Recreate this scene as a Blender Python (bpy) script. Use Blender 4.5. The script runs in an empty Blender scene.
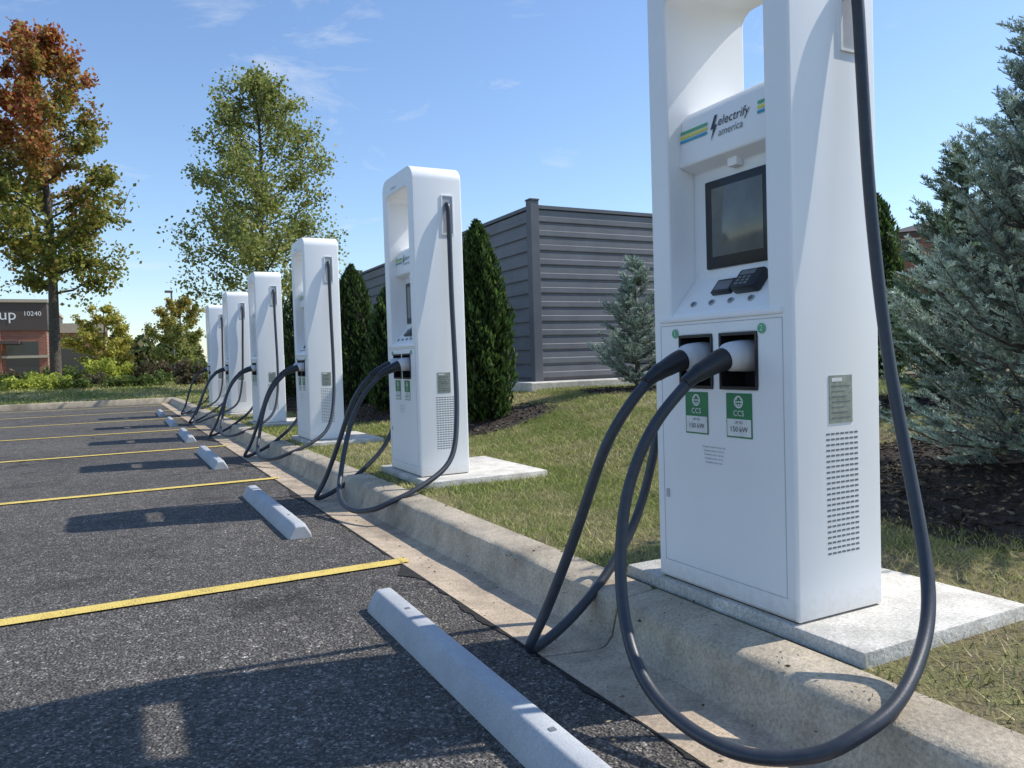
import bpy, bmesh, math, random
import numpy as np
from mathutils import Vector, Matrix, noise as mnoise
random.seed(7); rng=np.random.default_rng(7)
D=bpy.data; scene=bpy.context.scene
FE=25.6   # far edge of the parking lot
def link(o,parent=None):
    scene.collection.objects.link(o)
    if parent is not None: o.parent=parent
    return o
def empty(name,loc=(0,0,0),rz=0):
    o=D.objects.new(name,None); o.empty_display_size=.2; o.location=loc; o.rotation_euler[2]=rz
    return link(o)
# ---------------------------------------------------------------- materials
class NT:
    def __init__(s,name):
        s.m=D.materials.new(name); s.m.use_nodes=True; s.t=s.m.node_tree; s.n=s.t.nodes; s.l=s.t.links
        s.b=s.n["Principled BSDF"]; s.out=s.n["Material Output"]
        s.tc=s.n.new("ShaderNodeTexCoord")
    def add(s,typ,**kw):
        nd=s.n.new(typ)
        for k,v in kw.items(): setattr(nd,k,v)
        return nd
    def noise(s,scale,detail=4,rough=.5,vec=None,dist=0):
        nd=s.add("ShaderNodeTexNoise"); nd.inputs["Scale"].default_value=scale; nd.inputs["Detail"].default_value=detail
        nd.inputs["Roughness"].default_value=rough; nd.inputs["Distortion"].default_value=dist
        s.l.new(vec or s.tc.outputs["Object"],nd.inputs["Vector"]); return nd.outputs["Fac"]
    def voro(s,scale,feature='F1',out="Distance"):
        nd=s.add("ShaderNodeTexVoronoi",feature=feature); nd.inputs["Scale"].default_value=scale
        s.l.new(s.tc.outputs["Object"],nd.inputs["Vector"]); return nd.outputs[out]
    def ramp(s,fac,stops):
        nd=s.add("ShaderNodeValToRGB"); cr=nd.color_ramp
        while len(cr.elements)<len(stops): cr.elements.new(.5)
        for e,(p,c) in zip(cr.elements,stops):
            e.position=p; e.color=(c,c,c,1) if isinstance(c,(int,float)) else (*c,1)
        s.l.new(fac,nd.inputs[0]); return nd.outputs[0]
    def mix(s,fac,a,b,mode='MIX'):
        nd=s.add("ShaderNodeMix",data_type='RGBA',blend_type=mode)
        for sock,v in ((nd.inputs[0],fac),(nd.inputs[6],a),(nd.inputs[7],b)):
            if isinstance(v,(int,float)): sock.default_value=v if sock==nd.inputs[0] else (v,v,v,1)
            elif isinstance(v,tuple): sock.default_value=(*v,1)
            else: s.l.new(v,sock)
        return nd.outputs[2]
    def math(s,op,a,b=0.):
        nd=s.add("ShaderNodeMath",operation=op)
        for i,v in enumerate((a,b)):
            if isinstance(v,(int,float)): nd.inputs[i].default_value=v
            else: s.l.new(v,nd.inputs[i])
        return nd.outputs[0]
    def color(s,c):
        if isinstance(c,tuple): s.b.inputs["Base Color"].default_value=(*c,1)
        else: s.l.new(c,s.b.inputs["Base Color"])
    def bump(s,h,strength=.3,dist=.01):
        nd=s.add("ShaderNodeBump"); nd.inputs["Strength"].default_value=strength; nd.inputs["Distance"].default_value=dist
        s.l.new(h,nd.inputs["Height"]); s.l.new(nd.outputs[0],s.b.inputs["Normal"])
    def rough(s,v):
        if isinstance(v,(int,float)): s.b.inputs["Roughness"].default_value=v
        else: s.l.new(v,s.b.inputs["Roughness"])
def simple(name,c,rough=.5,metal=0,var=.12,scale=12,bump=0):
    n=NT(name); f=n.noise(scale,5,.6)
    lo=tuple(x*(1-var) for x in c); hi=tuple(min(1,x*(1+var)) for x in c)
    n.color(n.ramp(f,[(.3,lo),(.7,hi)])); n.rough(rough); n.b.inputs["Metallic"].default_value=metal
    if bump: n.bump(n.noise(scale*8,4),bump,.004)
    return n.m

def m_asphalt():
    n=NT("asphalt")
    big=n.noise(.55,4,.6); fine=n.noise(230,3,.7); med=n.noise(9,6,.7)
    base=n.ramp(big,[(.3,(.088,.079,.070)),(.7,(.128,.115,.101))])
    v=n.voro(150,'F1',"Color"); sep=n.add("ShaderNodeSeparateColor"); n.l.new(v,sep.inputs[0])
    stone=n.ramp(sep.outputs[0],[(0,.40),(.5,.82),(.85,1.3),(.95,2.2),(1,3.2)])
    v2=n.voro(75,'F1',"Color"); sep2=n.add("ShaderNodeSeparateColor"); n.l.new(v2,sep2.inputs[0])
    stone2=n.ramp(sep2.outputs[1],[(0,.55),(.3,.95),(.88,1.0),(.96,2.0)])
    c=n.mix(1.0,base,stone,'MULTIPLY'); c=n.mix(1.0,c,stone2,'MULTIPLY')
    c=n.mix(1.0,c,n.ramp(med,[(.3,.70),(.7,1.28)]),'MULTIPLY')
    c=n.mix(1.0,c,n.ramp(fine,[(.3,.6),(.7,1.4)]),'MULTIPLY')
    wob=n.noise(2.5,5,.7)
    mp=n.add("ShaderNodeVectorMath",operation='MULTIPLY_ADD'); cb=n.add("ShaderNodeCombineXYZ")
    for i in range(2): n.l.new(wob,cb.inputs[i])
    n.l.new(cb.outputs[0],mp.inputs[0]); mp.inputs[1].default_value=(1.3,1.3,0); n.l.new(n.tc.outputs["Object"],mp.inputs[2])
    vc=n.add("ShaderNodeTexVoronoi",feature='DISTANCE_TO_EDGE'); vc.inputs["Scale"].default_value=.42; n.l.new(mp.outputs[0],vc.inputs["Vector"])
    crack=n.ramp(vc.outputs["Distance"],[(0,1.),(.003,1.),(.006,0.)])
    gate=n.ramp(n.noise(.35,2),[(.50,0.),(.56,1.)])
    ck=n.math('MULTIPLY',crack,gate)
    c=n.mix(ck,c,(.014,.014,.014))
    stain=n.ramp(n.noise(1.6,5,.6),[(.56,1.),(.70,.60)]); c=n.mix(1.,c,stain,'MULTIPLY')
    n.color(c); n.rough(.9)
    h=n.math('ADD',n.math('MULTIPLY',n.voro(100),1.1),n.math('MULTIPLY',ck,-2.0))
    n.bump(h,1.,.009)
    return n.m
def m_concrete(name,c,scale=1,stain=.5):
    n=NT(name); a=n.noise(1.1*scale,6,.65); f=n.noise(90,4,.7); g=n.noise(7,5,.6)
    lo=tuple(x*(1-stain) for x in c); hi=tuple(min(1,x*1.12) for x in c)
    col=n.ramp(a,[(.3,lo),(.5,c),(.7,hi)])
    col=n.mix(1.,col,n.ramp(g,[(.3,.72),(.7,1.16)]),'MULTIPLY')
    col=n.mix(1.,col,n.ramp(f,[(.3,.66),(.7,1.25)]),'MULTIPLY')
    sp=n.ramp(n.voro(60),[(0,.4),(.12,.85),(.2,1.)])
    col=n.mix(.8,col,n.mix(1.,col,sp,'MULTIPLY'))
    n.color(col); n.rough(.85); n.bump(n.math('ADD',f,n.math('MULTIPLY',g,1.5)),.5,.007); return n.m
def m_paint_yellow():
    n=NT("yellow_paint"); g=n.noise(120,3,.7); w=n.noise(9,5,.7)
    c=n.mix(n.ramp(w,[(.3,0.),(.75,.6)]),(.82,.60,.12),(.70,.54,.20))
    worn=n.ramp(n.math('ADD',n.math('MULTIPLY',g,.65),n.math('MULTIPLY',w,.35)),[(.38,1.),(.47,0.)])
    c=n.mix(worn,c,(.14,.125,.095)); n.color(c); n.rough(.75); n.bump(g,.8,.010); return n.m
def m_attr(name,trans=.35,rough=.6,attr="Col"):
    n=NT(name); a=n.add("ShaderNodeAttribute",attribute_name=attr)
    n.l.new(a.outputs["Color"],n.b.inputs["Base Color"]); n.rough(rough)
    n.b.inputs["Specular IOR Level"].default_value=.3
    if trans:
        t=n.add("ShaderNodeBsdfTranslucent"); n.l.new(a.outputs["Color"],t.inputs[0])
        mx=n.add("ShaderNodeMixShader"); mx.inputs[0].default_value=trans
        n.l.new(n.b.outputs[0],mx.inputs[1]); n.l.new(t.outputs[0],mx.inputs[2]); n.l.new(mx.outputs[0],n.out.inputs[0])
    return n.m
def m_lawn():
    n=NT("lawn"); a=n.noise(.7,5,.6); b=n.noise(4,6,.7); f=n.noise(70,4,.7)
    c=n.ramp(a,[(.32,(.18,.185,.06)),(.5,(.26,.24,.09)),(.68,(.36,.30,.155))])
    c=n.mix(n.ramp(b,[(.42,0.),(.62,.85)]),c,(.20,.15,.095))
    c=n.mix(1.,c,n.ramp(f,[(.3,.45),(.7,1.4)]),'MULTIPLY'); n.color(c); n.rough(.95); n.bump(f,.9,.03); return n.m
def m_mulch():
    n=NT("mulch"); f=n.noise(45,5,.7); n.color(n.ramp(f,[(.3,(.018,.013,.010)),(.55,(.06,.045,.032)),(.75,(.12,.09,.065))])); n.rough(.95); n.bump(f,1.,.03); return n.m
def m_white():
    n=NT("white_powder_coat"); f=n.noise(3,5,.6); d=n.noise(40,4,.6)
    c=n.ramp(f,[(.3,(.865,.867,.862)),(.7,(.90,.902,.898))])
    sepn=n.add("ShaderNodeSeparateXYZ"); n.l.new(n.tc.outputs["Object"],sepn.inputs[0])
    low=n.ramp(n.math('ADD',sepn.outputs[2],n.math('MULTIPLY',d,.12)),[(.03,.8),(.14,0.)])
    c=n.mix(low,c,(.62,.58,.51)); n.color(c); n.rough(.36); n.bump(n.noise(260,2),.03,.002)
    return n.m
def m_brick():
    n=NT("brick"); b=n.add("ShaderNodeTexBrick"); b.inputs["Scale"].default_value=1.
    b.inputs["Color1"].default_value=(.24,.085,.055,1); b.inputs["Color2"].default_value=(.30,.12,.075,1); b.inputs["Mortar"].default_value=(.30,.2,.15,1)
    b.inputs["Brick Width"].default_value=.4; b.inputs["Row Height"].default_value=.13; b.inputs["Mortar Size"].default_value=.012
    mp=n.add("ShaderNodeMapping"); mp.inputs["Rotation"].default_value=(math.radians(90),0,0)
    n.l.new(n.tc.outputs["Object"],mp.inputs[0]); n.l.new(mp.outputs[0],b.inputs["Vector"])
    n.color(b.outputs["Color"]); n.rough(.9); return n.m
def m_bark():
    n=NT("bark"); f=n.noise(14,6,.7); n.color(n.ramp(f,[(.3,(.04,.032,.026)),(.7,(.14,.115,.09))])); n.rough(.95); n.bump(f,1.,.03); return n.m
def m_wheelstop():
    n=NT("painted_concrete_grey"); f=n.noise(160,3,.7); g=n.noise(6,5,.6)
    c=n.ramp(g,[(.3,(.38,.395,.41)),(.7,(.50,.515,.53))]); c=n.mix(1.,c,n.ramp(f,[(.3,.80),(.7,1.1)]),'MULTIPLY')
    c=n.mix(n.ramp(n.noise(18,6,.8),[(.62,0.),(.68,.8)]),c,(.24,.22,.20)); n.color(c); n.rough(.7); n.bump(f,.25,.003); return n.m

M=dict(asphalt=m_asphalt(),curb=m_concrete("curb_concrete",(.50,.42,.31),1,.42),gutter=m_concrete("gutter_concrete",(.50,.395,.285),1,.45),
 pad=m_concrete("pad_concrete",(.62,.585,.52),1,.2),yellow=m_paint_yellow(),lawn=m_lawn(),mulch=m_mulch(),white=m_white(),
 grass=m_attr("grass_blades",.25),leaf=m_attr("leaves",.45,.5),needle=m_attr("needles",.15,.6),chip=m_attr("mulch_chips",0,.9),
 bark=m_bark(),stop=m_wheelstop(),brick=m_brick(),
 black=simple("black_plastic",(.016,.017,.02),.38),cable=simple("cable_rubber",(.034,.040,.052),.42,0,.2,30,.1),
 grey=simple("grey_plastic",(.42,.43,.45),.4),lgrey=simple("light_grey_plastic",(.60,.61,.63),.35),seam=simple("panel_seam",(.46,.47,.49),.5),dgrey=simple("dark_grey_line",(.16,.17,.18),.5),screen=simple("display_glass",(.15,.16,.145),.1,0,.25,6),
 green=simple("label_green",(.02,.20,.075),.4),lab=simple("label_white",(.75,.75,.74),.4),ink=simple("label_ink",(.03,.035,.05),.5),
 yel=simple("stripe_yellow",(.70,.68,.12),.4),blu=simple("stripe_teal",(.03,.33,.50),.4),grn=simple("stripe_green",(.08,.40,.20),.4),
 plate=simple("data_plate",(.30,.33,.29),.35,.3,.3,40),fence=simple("fence_slat",(.155,.158,.172),.5,0,.14,3,.05),post=simple("fence_post",(.11,.115,.13),.5,0,.1,4),
 roof=simple("roof",(.06,.05,.05),.8),glass=simple("window_glass",(.03,.035,.04),.1),stone=simple("stone_trim",(.42,.36,.28),.8),
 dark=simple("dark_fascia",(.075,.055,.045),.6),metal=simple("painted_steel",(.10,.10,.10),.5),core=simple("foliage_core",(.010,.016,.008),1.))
# ---------------------------------------------------------------- mesh helpers
def finish(me,mat,smooth=None):
    for m in (mat if isinstance(mat,(list,tuple)) else [mat]): me.materials.append(m)
    if smooth is not None:
        me.shade_smooth()
        me.set_sharp_from_angle(angle=math.radians(smooth))
    return me
def pymesh(name,verts,faces,mat,smooth=None):
    me=D.meshes.new(name); me.from_pydata([tuple(v) for v in verts],[],faces); me.update()
    return finish(me,mat,smooth)
def boxmesh(name,x0,x1,y0,y1,z0,z1,mat,bev=0,seg=2):
    bm=bmesh.new(); bmesh.ops.create_cube(bm,size=1)
    for v in bm.verts: v.co=Vector(((x0+x1)/2+v.co.x*(x1-x0),(y0+y1)/2+v.co.y*(y1-y0),(z0+z1)/2+v.co.z*(z1-z0)))
    if bev: bmesh.ops.bevel(bm,geom=bm.edges[:],offset=bev,segments=seg,affect='EDGES',profile=.5)
    me=D.meshes.new(name); bm.to_mesh(me); bm.free(); return finish(me,mat,40 if bev else None)
def multibox(name,boxes,mat,bev=0):
    bm=bmesh.new()
    for (x0,x1,y0,y1,z0,z1) in boxes:
        r=bmesh.ops.create_cube(bm,size=1)
        for v in r['verts']: v.co=Vector(((x0+x1)/2+v.co.x*(x1-x0),(y0+y1)/2+v.co.y*(y1-y0),(z0+z1)/2+v.co.z*(z1-z0)))
    if bev: bmesh.ops.bevel(bm,geom=bm.edges[:],offset=bev,segments=1,affect='EDGES')
    me=D.meshes.new(name); bm.to_mesh(me); bm.free(); return finish(me,mat)
def catmull(P,n=10):
    P=[Vector(p) for p in P]; Q=[P[0]*2-P[1]]+P+[P[-1]*2-P[-2]]; out=[]
    for i in range(1,len(Q)-2):
        a,b,c,d=Q[i-1:i+3]
        for k in range(n):
            t=k/n; out.append(.5*((2*b)+(c-a)*t+(2*a-5*b+4*c-d)*t*t+(3*b-a-3*c+d)*t**3))
    out.append(P[-1]); return out
def smoothpath(P,it):
    P=[p.copy() for p in P]
    for _ in range(it):
        Q=[p.copy() for p in P]
        for i in range(3,len(P)-3): Q[i]=P[i]*.5+(P[i-1]+P[i+1])*.25
        P=Q
    return P
def tube_data(P,R,sides=12,cap=True,off=0):
    V=[];F=[]; P=[Vector(p) for p in P]
    if isinstance(R,(int,float)): R=[R]*len(P)
    t0=(P[1]-P[0]).normalized(); nrm=t0.orthogonal().normalized()
    for i,p in enumerate(P):
        t=((P[min(i+1,len(P)-1)]-P[max(i-1,0)])).normalized()
        nrm=(nrm-t*nrm.dot(t)); nrm=nrm.normalized() if nrm.length>1e-6 else t.orthogonal().normalized(); b=t.cross(nrm)
        for k in range(sides):
            a=2*math.pi*k/sides; V.append(p+(nrm*math.cos(a)+b*math.sin(a))*R[i])
    for i in range(len(P)-1):
        for k in range(sides):
            k2=(k+1)%sides; F.append((off+i*sides+k,off+i*sides+k2,off+(i+1)*sides+k2,off+(i+1)*sides+k))
    if cap: F.append(tuple(off+k for k in range(sides))[::-1]); F.append(tuple(off+(len(P)-1)*sides+k for k in range(sides)))
    return V,F
def tubemesh(name,P,R,mat,sides=14):
    V,F=tube_data(P,R,sides); return pymesh(name,V,F,mat,50)
def prism(name,prof,y0,y1,mat,bev=0):   # prof in xz
    bm=bmesh.new(); vs=[bm.verts.new((x,y0,z)) for x,z in prof]; f=bm.faces.new(vs)
    r=bmesh.ops.extrude_face_region(bm,geom=[f]); bmesh.ops.translate(bm,vec=(0,y1-y0,0),verts=[g for g in r['geom'] if isinstance(g,bmesh.types.BMVert)])
    bmesh.ops.recalc_face_normals(bm,faces=bm.faces[:])
    if bev: bmesh.ops.bevel(bm,geom=bm.edges[:],offset=bev,segments=2,affect='EDGES',profile=.5)
    me=D.meshes.new(name); bm.to_mesh(me); bm.free(); return finish(me,mat,40 if bev else None)
def add(name,me,parent=None,loc=(0,0,0)):
    o=D.objects.new(name,me); o.location=loc; return link(o,parent)
def npmesh(name,V,nper,cols,mat,smooth=False):
    V=np.asarray(V,dtype=np.float32).reshape(-1,3); N=len(V)//nper
    me=D.meshes.new(name); me.vertices.add(len(V)); me.vertices.foreach_set("co",V.ravel())
    me.loops.add(len(V)); me.loops.foreach_set("vertex_index",np.arange(len(V),dtype=np.int32))
    me.polygons.add(N); me.polygons.foreach_set("loop_start",np.arange(0,len(V),nper,dtype=np.int32)); 
    me.update(calc_edges=True)
    ca=me.color_attributes.new("Col",'FLOAT_COLOR','POINT')
    c=np.ones((N,nper,4),dtype=np.float32); c[:,:,:3]=np.asarray(cols)[:,None,:]
    ca.data.foreach_set("color",c.ravel()); me.materials.append(mat); return me
def rand_dirs(n):
    v=rng.normal(size=(n,3)); return v/np.linalg.norm(v,axis=1,keepdims=True)
def leaf_verts(C,size,axis=None,elong=1.5):
    n=len(C); a=rand_dirs(n) if axis is None else axis
    b=np.cross(a,rand_dirs(n)); b/=np.linalg.norm(b,axis=1,keepdims=True)+1e-9
    s=np.asarray(size).reshape(-1,1); s=np.broadcast_to(s,(n,1))
    return np.stack([C-a*s*elong*.5,C+b*s*.5,C+a*s*elong*.5,C-b*s*.5],axis=1)
def textmesh(s,size,mat,name="text",align='CENTER',shear=0):
    c=D.curves.new(name,'FONT'); c.body=s; c.size=size; c.align_x=align; c.align_y='CENTER'; c.resolution_u=3; c.shear=shear
    o=D.objects.new("tmp",c); scene.collection.objects.link(o); bpy.context.view_layer.update()
    me=D.meshes.new_from_object(o.evaluated_get(bpy.context.evaluated_depsgraph_get())); D.objects.remove(o); D.curves.remove(c)
    me.materials.clear(); me.materials.append(mat); me.name=name; return me
# ---------------------------------------------------------------- terrain
ROAD=-.20
def sst(t): t=np.clip(t,0,1); return t*t*(3-2*t)
def terr(x,y):
    x=np.asarray(x,dtype=float); y=np.asarray(y,dtype=float)
    a=-.045+.42*sst((x-2.7)/3.0); b=-.06+.38*sst((y-FE-.3)/9)
    r=np.where(x>1.74,np.maximum(a,np.where(y>FE+.2,b,-1)),b)
    return r+.012*np.sin(x*2.1+y*.7)*np.cos(y*1.7)*sst((x-2.6)/1.0+(y>FE+.2)*.5)
g=add("ground",pymesh("ground",[(-1500,-1500,-.3),(1500,-1500,-.3),(1500,1500,-.3),(-1500,1500,-.3)],[(0,1,2,3)],M["lawn"]))
add("asphalt_parking_lot",pymesh("asphalt",[(-80,-30,ROAD),(1.275,-30,ROAD),(1.275,FE,ROAD),(-80,FE,ROAD)],[(0,1,2,3)],M["asphalt"]))
def gridmesh(xs,ys):
    X,Y=np.meshgrid(xs,ys); Z=terr(X,Y); n=len(xs)
    V=np.stack([X,Y,Z],-1).reshape(-1,3)
    F=[(j*n+i,j*n+i+1,(j+1)*n+i+1,(j+1)*n+i) for j in range(len(ys)-1) for i in range(n-1)]
    return V.tolist(),F
V1,F1=gridmesh(np.concatenate([np.linspace(1.745,8,50),np.linspace(9,90,30)]),np.linspace(-12,FE+.2,110))
V2,F2=gridmesh(np.linspace(-80,90,120),np.linspace(FE+.2,130,60))
o=len(V1); add("lawn",pymesh("lawn",V1+V2,F1+[tuple(i+o for i in f) for f in F2],M["lawn"],60))
def curb_mesh(name,y0,y1,seg=3.05):
    prof=[(1.275,-.3),(1.275,-.194),(1.50,-.206),(1.53,-.198),(1.55,-.17),(1.572,-.085),(1.585,-.058),(1.61,-.044),(1.747,-.036),(1.747,-.3)]
    V=[];F=[];mi=[]
    y=y0
    while y<y1:
        e=min(y+seg,y1); ys=[y+.005]+list(np.linspace(y+.02,e-.02,30))+[e-.005]; base=len(V)
        for j,yy in enumerate(ys):
            s=0.009 if j in(0,len(ys)-1) else 0
            for k,(x,z) in enumerate(prof):
                wob=.006*mnoise.noise(Vector((x*5,yy*5.5,z*3)))+.004*mnoise.noise(Vector((x*3,yy*1.2,7))) if 1<k<8 else 0
                V.append((x+wob+(s if 3<k<8 else 0),yy,z-(s if 1<k<9 else 0)+wob))
        n=len(prof)
        for j in range(len(ys)-1):
            for k in range(n-1):
                F.append((base+j*n+k,base+j*n+k+1,base+(j+1)*n+k+1,base+(j+1)*n+k)); mi.append(1 if k<3 else 0)
        F.append(tuple(base+k for k in range(n))); mi.append(0); F.append(tuple(base+(len(ys)-1)*n+k for k in range(n))[::-1]); mi.append(0)
        y=e
    me=D.meshes.new(name); me.from_pydata(V,[],F); me.materials.append(M["curb"]); me.materials.append(M["gutter"])
    me.polygons.foreach_set("material_index",mi); me.shade_smooth(); me.set_sharp_from_angle(angle=math.radians(35))
    return me
add("concrete_curb",curb_mesh("curb",-6.9,FE+.2))
add("concrete_curb",boxmesh("far_curb",-80,1.9,FE,FE+.2,-.3,-.03,M["curb"],.02))
V=[];F=[]; ys=np.linspace(-3,FE,1400)
for i,y in enumerate(ys):
    w=.008+.030*max(0,mnoise.noise(Vector((y*1.7,3,0))))+.018*mnoise.noise(Vector((y*11,0,0)))+.22*max(0,mnoise.noise(Vector((y*.9,9,0)))-.30)+.012*mnoise.noise(Vector((y*37,0,0)))
    w+=(.07+.03*mnoise.noise(Vector((y*20,1,0))))*math.exp(-((y-3.50)/.09)**2)
    V+= [(1.276-max(.003,w),y,ROAD+.004),(1.2745,y,ROAD+.004)]
    if i: F.append((2*i-2,2*i-1,2*i+1,2*i))
add("asphalt_edge_crack",pymesh("edge_crack",V,F,simple("crack_dirt",(.022,.019,.016),.95,0,.6,60)))
V=[];F=[]
for k in range(-1,7):
    yc=3.72+3.43*k
    if yc>FE-.3: continue
    n=len(V); xs=list(np.linspace(-4.2,1.27,90))+[1.285,1.315]
    for i,x in enumerate(xs):
        j=.005*mnoise.noise(Vector((x*9,yc,0))); z=ROAD+.008 if x<1.272 else -.189
        V+=[(x,yc-.050+j,z),(x,yc+.050+j*.7,z)]
        if i: F.append((n+2*i-2,n+2*i,n+2*i+1,n+2*i-1))
add("parking_line_markings",pymesh("lines",V,F,M["yellow"]))
def stopmesh(L=1.76):
    prof=[(-.070,0),(-.067,.02),(-.034,.080),(-.026,.086),(.026,.086),(.034,.080),(.067,.02),(.070,0)]
    bm=bmesh.new(); rings=[]
    for yy,s in [(-L/2,.8),(-L/2+.03,1),(-.3,1),(.3,1),(L/2-.03,1),(L/2,.8)]:
        rings.append([bm.verts.new((x*(s*.5+.5),yy,z*s)) for x,z in prof])
    for a,b in zip(rings,rings[1:]):
        for k in range(len(prof)-1): bm.faces.new((a[k],b[k],b[k+1],a[k+1]))
    bm.faces.new(rings[0]); bm.faces.new(rings[-1][::-1]); bmesh.ops.recalc_face_normals(bm,faces=bm.faces[:])
    bmesh.ops.bevel(bm,geom=[e for e in bm.edges if len(e.link_faces)==2 and e.calc_face_angle(0)>.4],offset=.003,segments=1,affect='EDGES')
    me=D.meshes.new("wheel_stop"); bm.to_mesh(me); bm.free(); return finish(me,M["stop"],25)
sm=stopmesh(); pinm=multibox("pins",[(-.009,.009,-.55-.009,-.55+.009,.08,.088),(-.009,.009,.55-.009,.55+.009,.08,.088)],M["dgrey"])
for k in range(0,6):
    yc=2.20+[0,3.25,6.9,10.2,13.6,17.0][k]
    e=add("parking_wheel_stop",sm,None,(.968+.01*k*random.uniform(-1,1),yc,ROAD)); e.rotation_euler[2]=random.uniform(-.012,.012) if k else -.012
    add("anchor_pins",pinm,e)
# ---------------------------------------------------------------- EV charger
W=.324; DP=.375; H=2.2
def rrect(y0,y1,z0,z1,rb,rt,n=8):
    P=[]
    for cy,cz,r,a0 in ((y1-rt,z1-rt,rt,0),(y0+rt,z1-rt,rt,90),(y0+rb,z0+rb,rb,180),(y1-rb,z0+rb,rb,270)):
        for i in range(n+1 if r>.001 else 1):
            a=math.radians(a0+90*i/n); P.append((cy+r*math.cos(a),cz+r*math.sin(a)))
    return P
def body_mesh():
    c=D.curves.new("body",'CURVE'); c.dimensions='2D'; c.fill_mode='BOTH'
    b=.010; c.bevel_depth=b; c.bevel_resolution=3; c.extrude=DP/2-b; c.offset=-b
    loops=[rrect(-W,W,.006,H,.004,.10,10),rrect(-.226,.226,.93,H-.135,.004,.05,8)]
    for yc in(-.1,.1): loops.append(rrect(yc-.078,yc+.078,.70,.872,.012,.012,4))
    for L in loops:
        s=c.splines.new('POLY'); s.points.add(len(L)-1)
        for p,(y,z) in zip(s.points,L): p.co=(y,z,0,1)
        s.use_cyclic_u=True
    o=D.objects.new("tmp",c); scene.collection.objects.link(o); bpy.context.view_layer.update()
    me=D.meshes.new_from_object(o.evaluated_get(bpy.context.evaluated_depsgraph_get())); D.objects.remove(o)
    me.transform(Matrix(((0,0,1,DP/2),(1,0,0,0),(0,1,0,0),(0,0,0,1))))
    me.materials.clear(); finish(me,M["white"],30); return me
FRONT=Matrix(((0,0,-1,0),(-1,0,0,0),(0,1,0,0),(0,0,0,1)))
SIDE=Matrix(((1,0,0,0),(0,0,-1,0),(0,1,0,0),(0,0,0,1)))
def placed(me,mat,loc): me.transform(Matrix.Translation(loc)@mat); return me
def join(meshes,name):
    bm=bmesh.new(); mats=[]
    for me in meshes:
        rem=[]
        for m in me.materials:
            if m not in mats: mats.append(m)
            rem.append(mats.index(m))
        n0=len(bm.faces); bm.from_mesh(me); bm.faces.ensure_lookup_table()
        for f in bm.faces[n0:]: f.material_index=rem[f.material_index] if f.material_index<len(rem) else 0
    out=D.meshes.new(name); bm.to_mesh(out); bm.free()
    for m in mats: out.materials.append(m)
    return out
parts=[]
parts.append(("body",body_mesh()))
parts.append(("shadow_gap_plinth",boxmesh("shadow_gap_plinth",.012,DP-.012,-W+.012,W-.012,0,.02,M["dark"])))  # dark inset block, shadow gap under the body put into its colour
parts.append(("console_block",prism("console",[(.004,.915),(.004,.95),(.112,1.075),(.118,1.452),(.052,1.472),(.066,1.635),(.10,1.668),(.355,1.70),(.355,.915)],-.2262,.2262,M["white"],.006)))
parts.append(("rear_door",boxmesh("rear",DP+.001,DP+.008,-.29,.29,.08,.98,M["white"],.003)))
th=.0026
def frame(y0,y1,z0,z1,t,x0,x1): return [(x0,x1,y0,y1,z0,z0+t),(x0,x1,y0,y1,z1-t,z1),(x0,x1,y0,y0+t,z0+t,z1-t),(x0,x1,y1-t,y1,z0+t,z1-t)]
parts.append(("door_seam",multibox("seam",frame(-.285,.285,.07,.915,th,-.0008,.004),M["seam"])))  # door groove drawn as grey strips, its shadow put into the colour
parts.append(("shelf_lip",boxmesh("lip",-.008,.006,-.285,.285,.925,.945,M["white"],.003)))
hb=[]
for yc in(-.1,.1):
    hb+= [(.10,.104,yc-.077,yc+.077,.701,.871)]
    hb+= frame(yc-.077,yc+.077,.701,.871,.003,-.003,.10)
    hb+= frame(yc-.083,yc+.083,.694,.878,.006,-.005,.003)
parts.append(("connector_holsters",multibox("holsters",hb,M["black"])))
L=[]
for yc,num in((-.1,"2"),(.1,"1")):
    L.append(multibox("a",[(-.0025,.004,yc-.056,yc+.056,.54,.683)],M["green"]))
    L.append(multibox("b",[(-.0035,.004,yc-.052,yc+.052,.545,.60)],M["lab"]))
    L.append(placed(textmesh("CCS",.026,M["lab"]),FRONT,(-.0035,yc,.618)))
    L.append(placed(textmesh("UP TO",.012,M["ink"]),FRONT,(-.0045,yc,.589)))
    L.append(placed(textmesh("150 kW",.024,M["ink"]),FRONT,(-.0045,yc,.567)))
    V=[];F=[]
    for r0,r1,N in((.015,.020,24),):
        for i in range(N):
            a=2*math.pi*i/N; V+=[(-.0035,yc+r0*math.cos(a),.655+r0*math.sin(a)),(-.0035,yc+r1*math.cos(a),.655+r1*math.sin(a))]
        for i in range(N): j=(i+1)%N; F.append((2*i,2*i+1,2*j+1,2*j))
    L.append(pymesh("ring",V,F,M["lab"]))
    L.append(multibox("dots",[(-.0035,.0,yc-.010+dy*.01-.003,yc-.010+dy*.01+.003,.645+dz*.01-.003,.645+dz*.01+.003) for dy in range(3) for dz in range(3) if dz<2 or dy!=1],M["lab"]))
    s=1 if yc>0 else -1; yy=s*.203
    V=[(-.0035,yy+.016*math.cos(a),.885+.016*math.sin(a)) for a in np.linspace(0,2*math.pi,24,endpoint=False)]
    L.append(pymesh("disc",V,[tuple(range(24))],M["grn"]))
    L.append(placed(textmesh(num,.026,M["lab"]),FRONT,(-.0045,yy,.885)))
for i in range(5):
    L.append(placed(textmesh("Emergency stop or service: see panel"[:30-i*2],.0085,M["dgrey"]),FRONT,(-.0015,.02,.50-.013*i)))
parts.append(("port_labels",join(L,"labels")))
parts.append(("display_bezel",boxmesh("bezel",.103,.125,-.155,.155,1.105,1.41,M["black"],.006)))
parts.append(("display_glass",boxmesh("disp",.1005,.106,-.118,.118,1.145,1.38,M["screen"],.001)))
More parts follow.
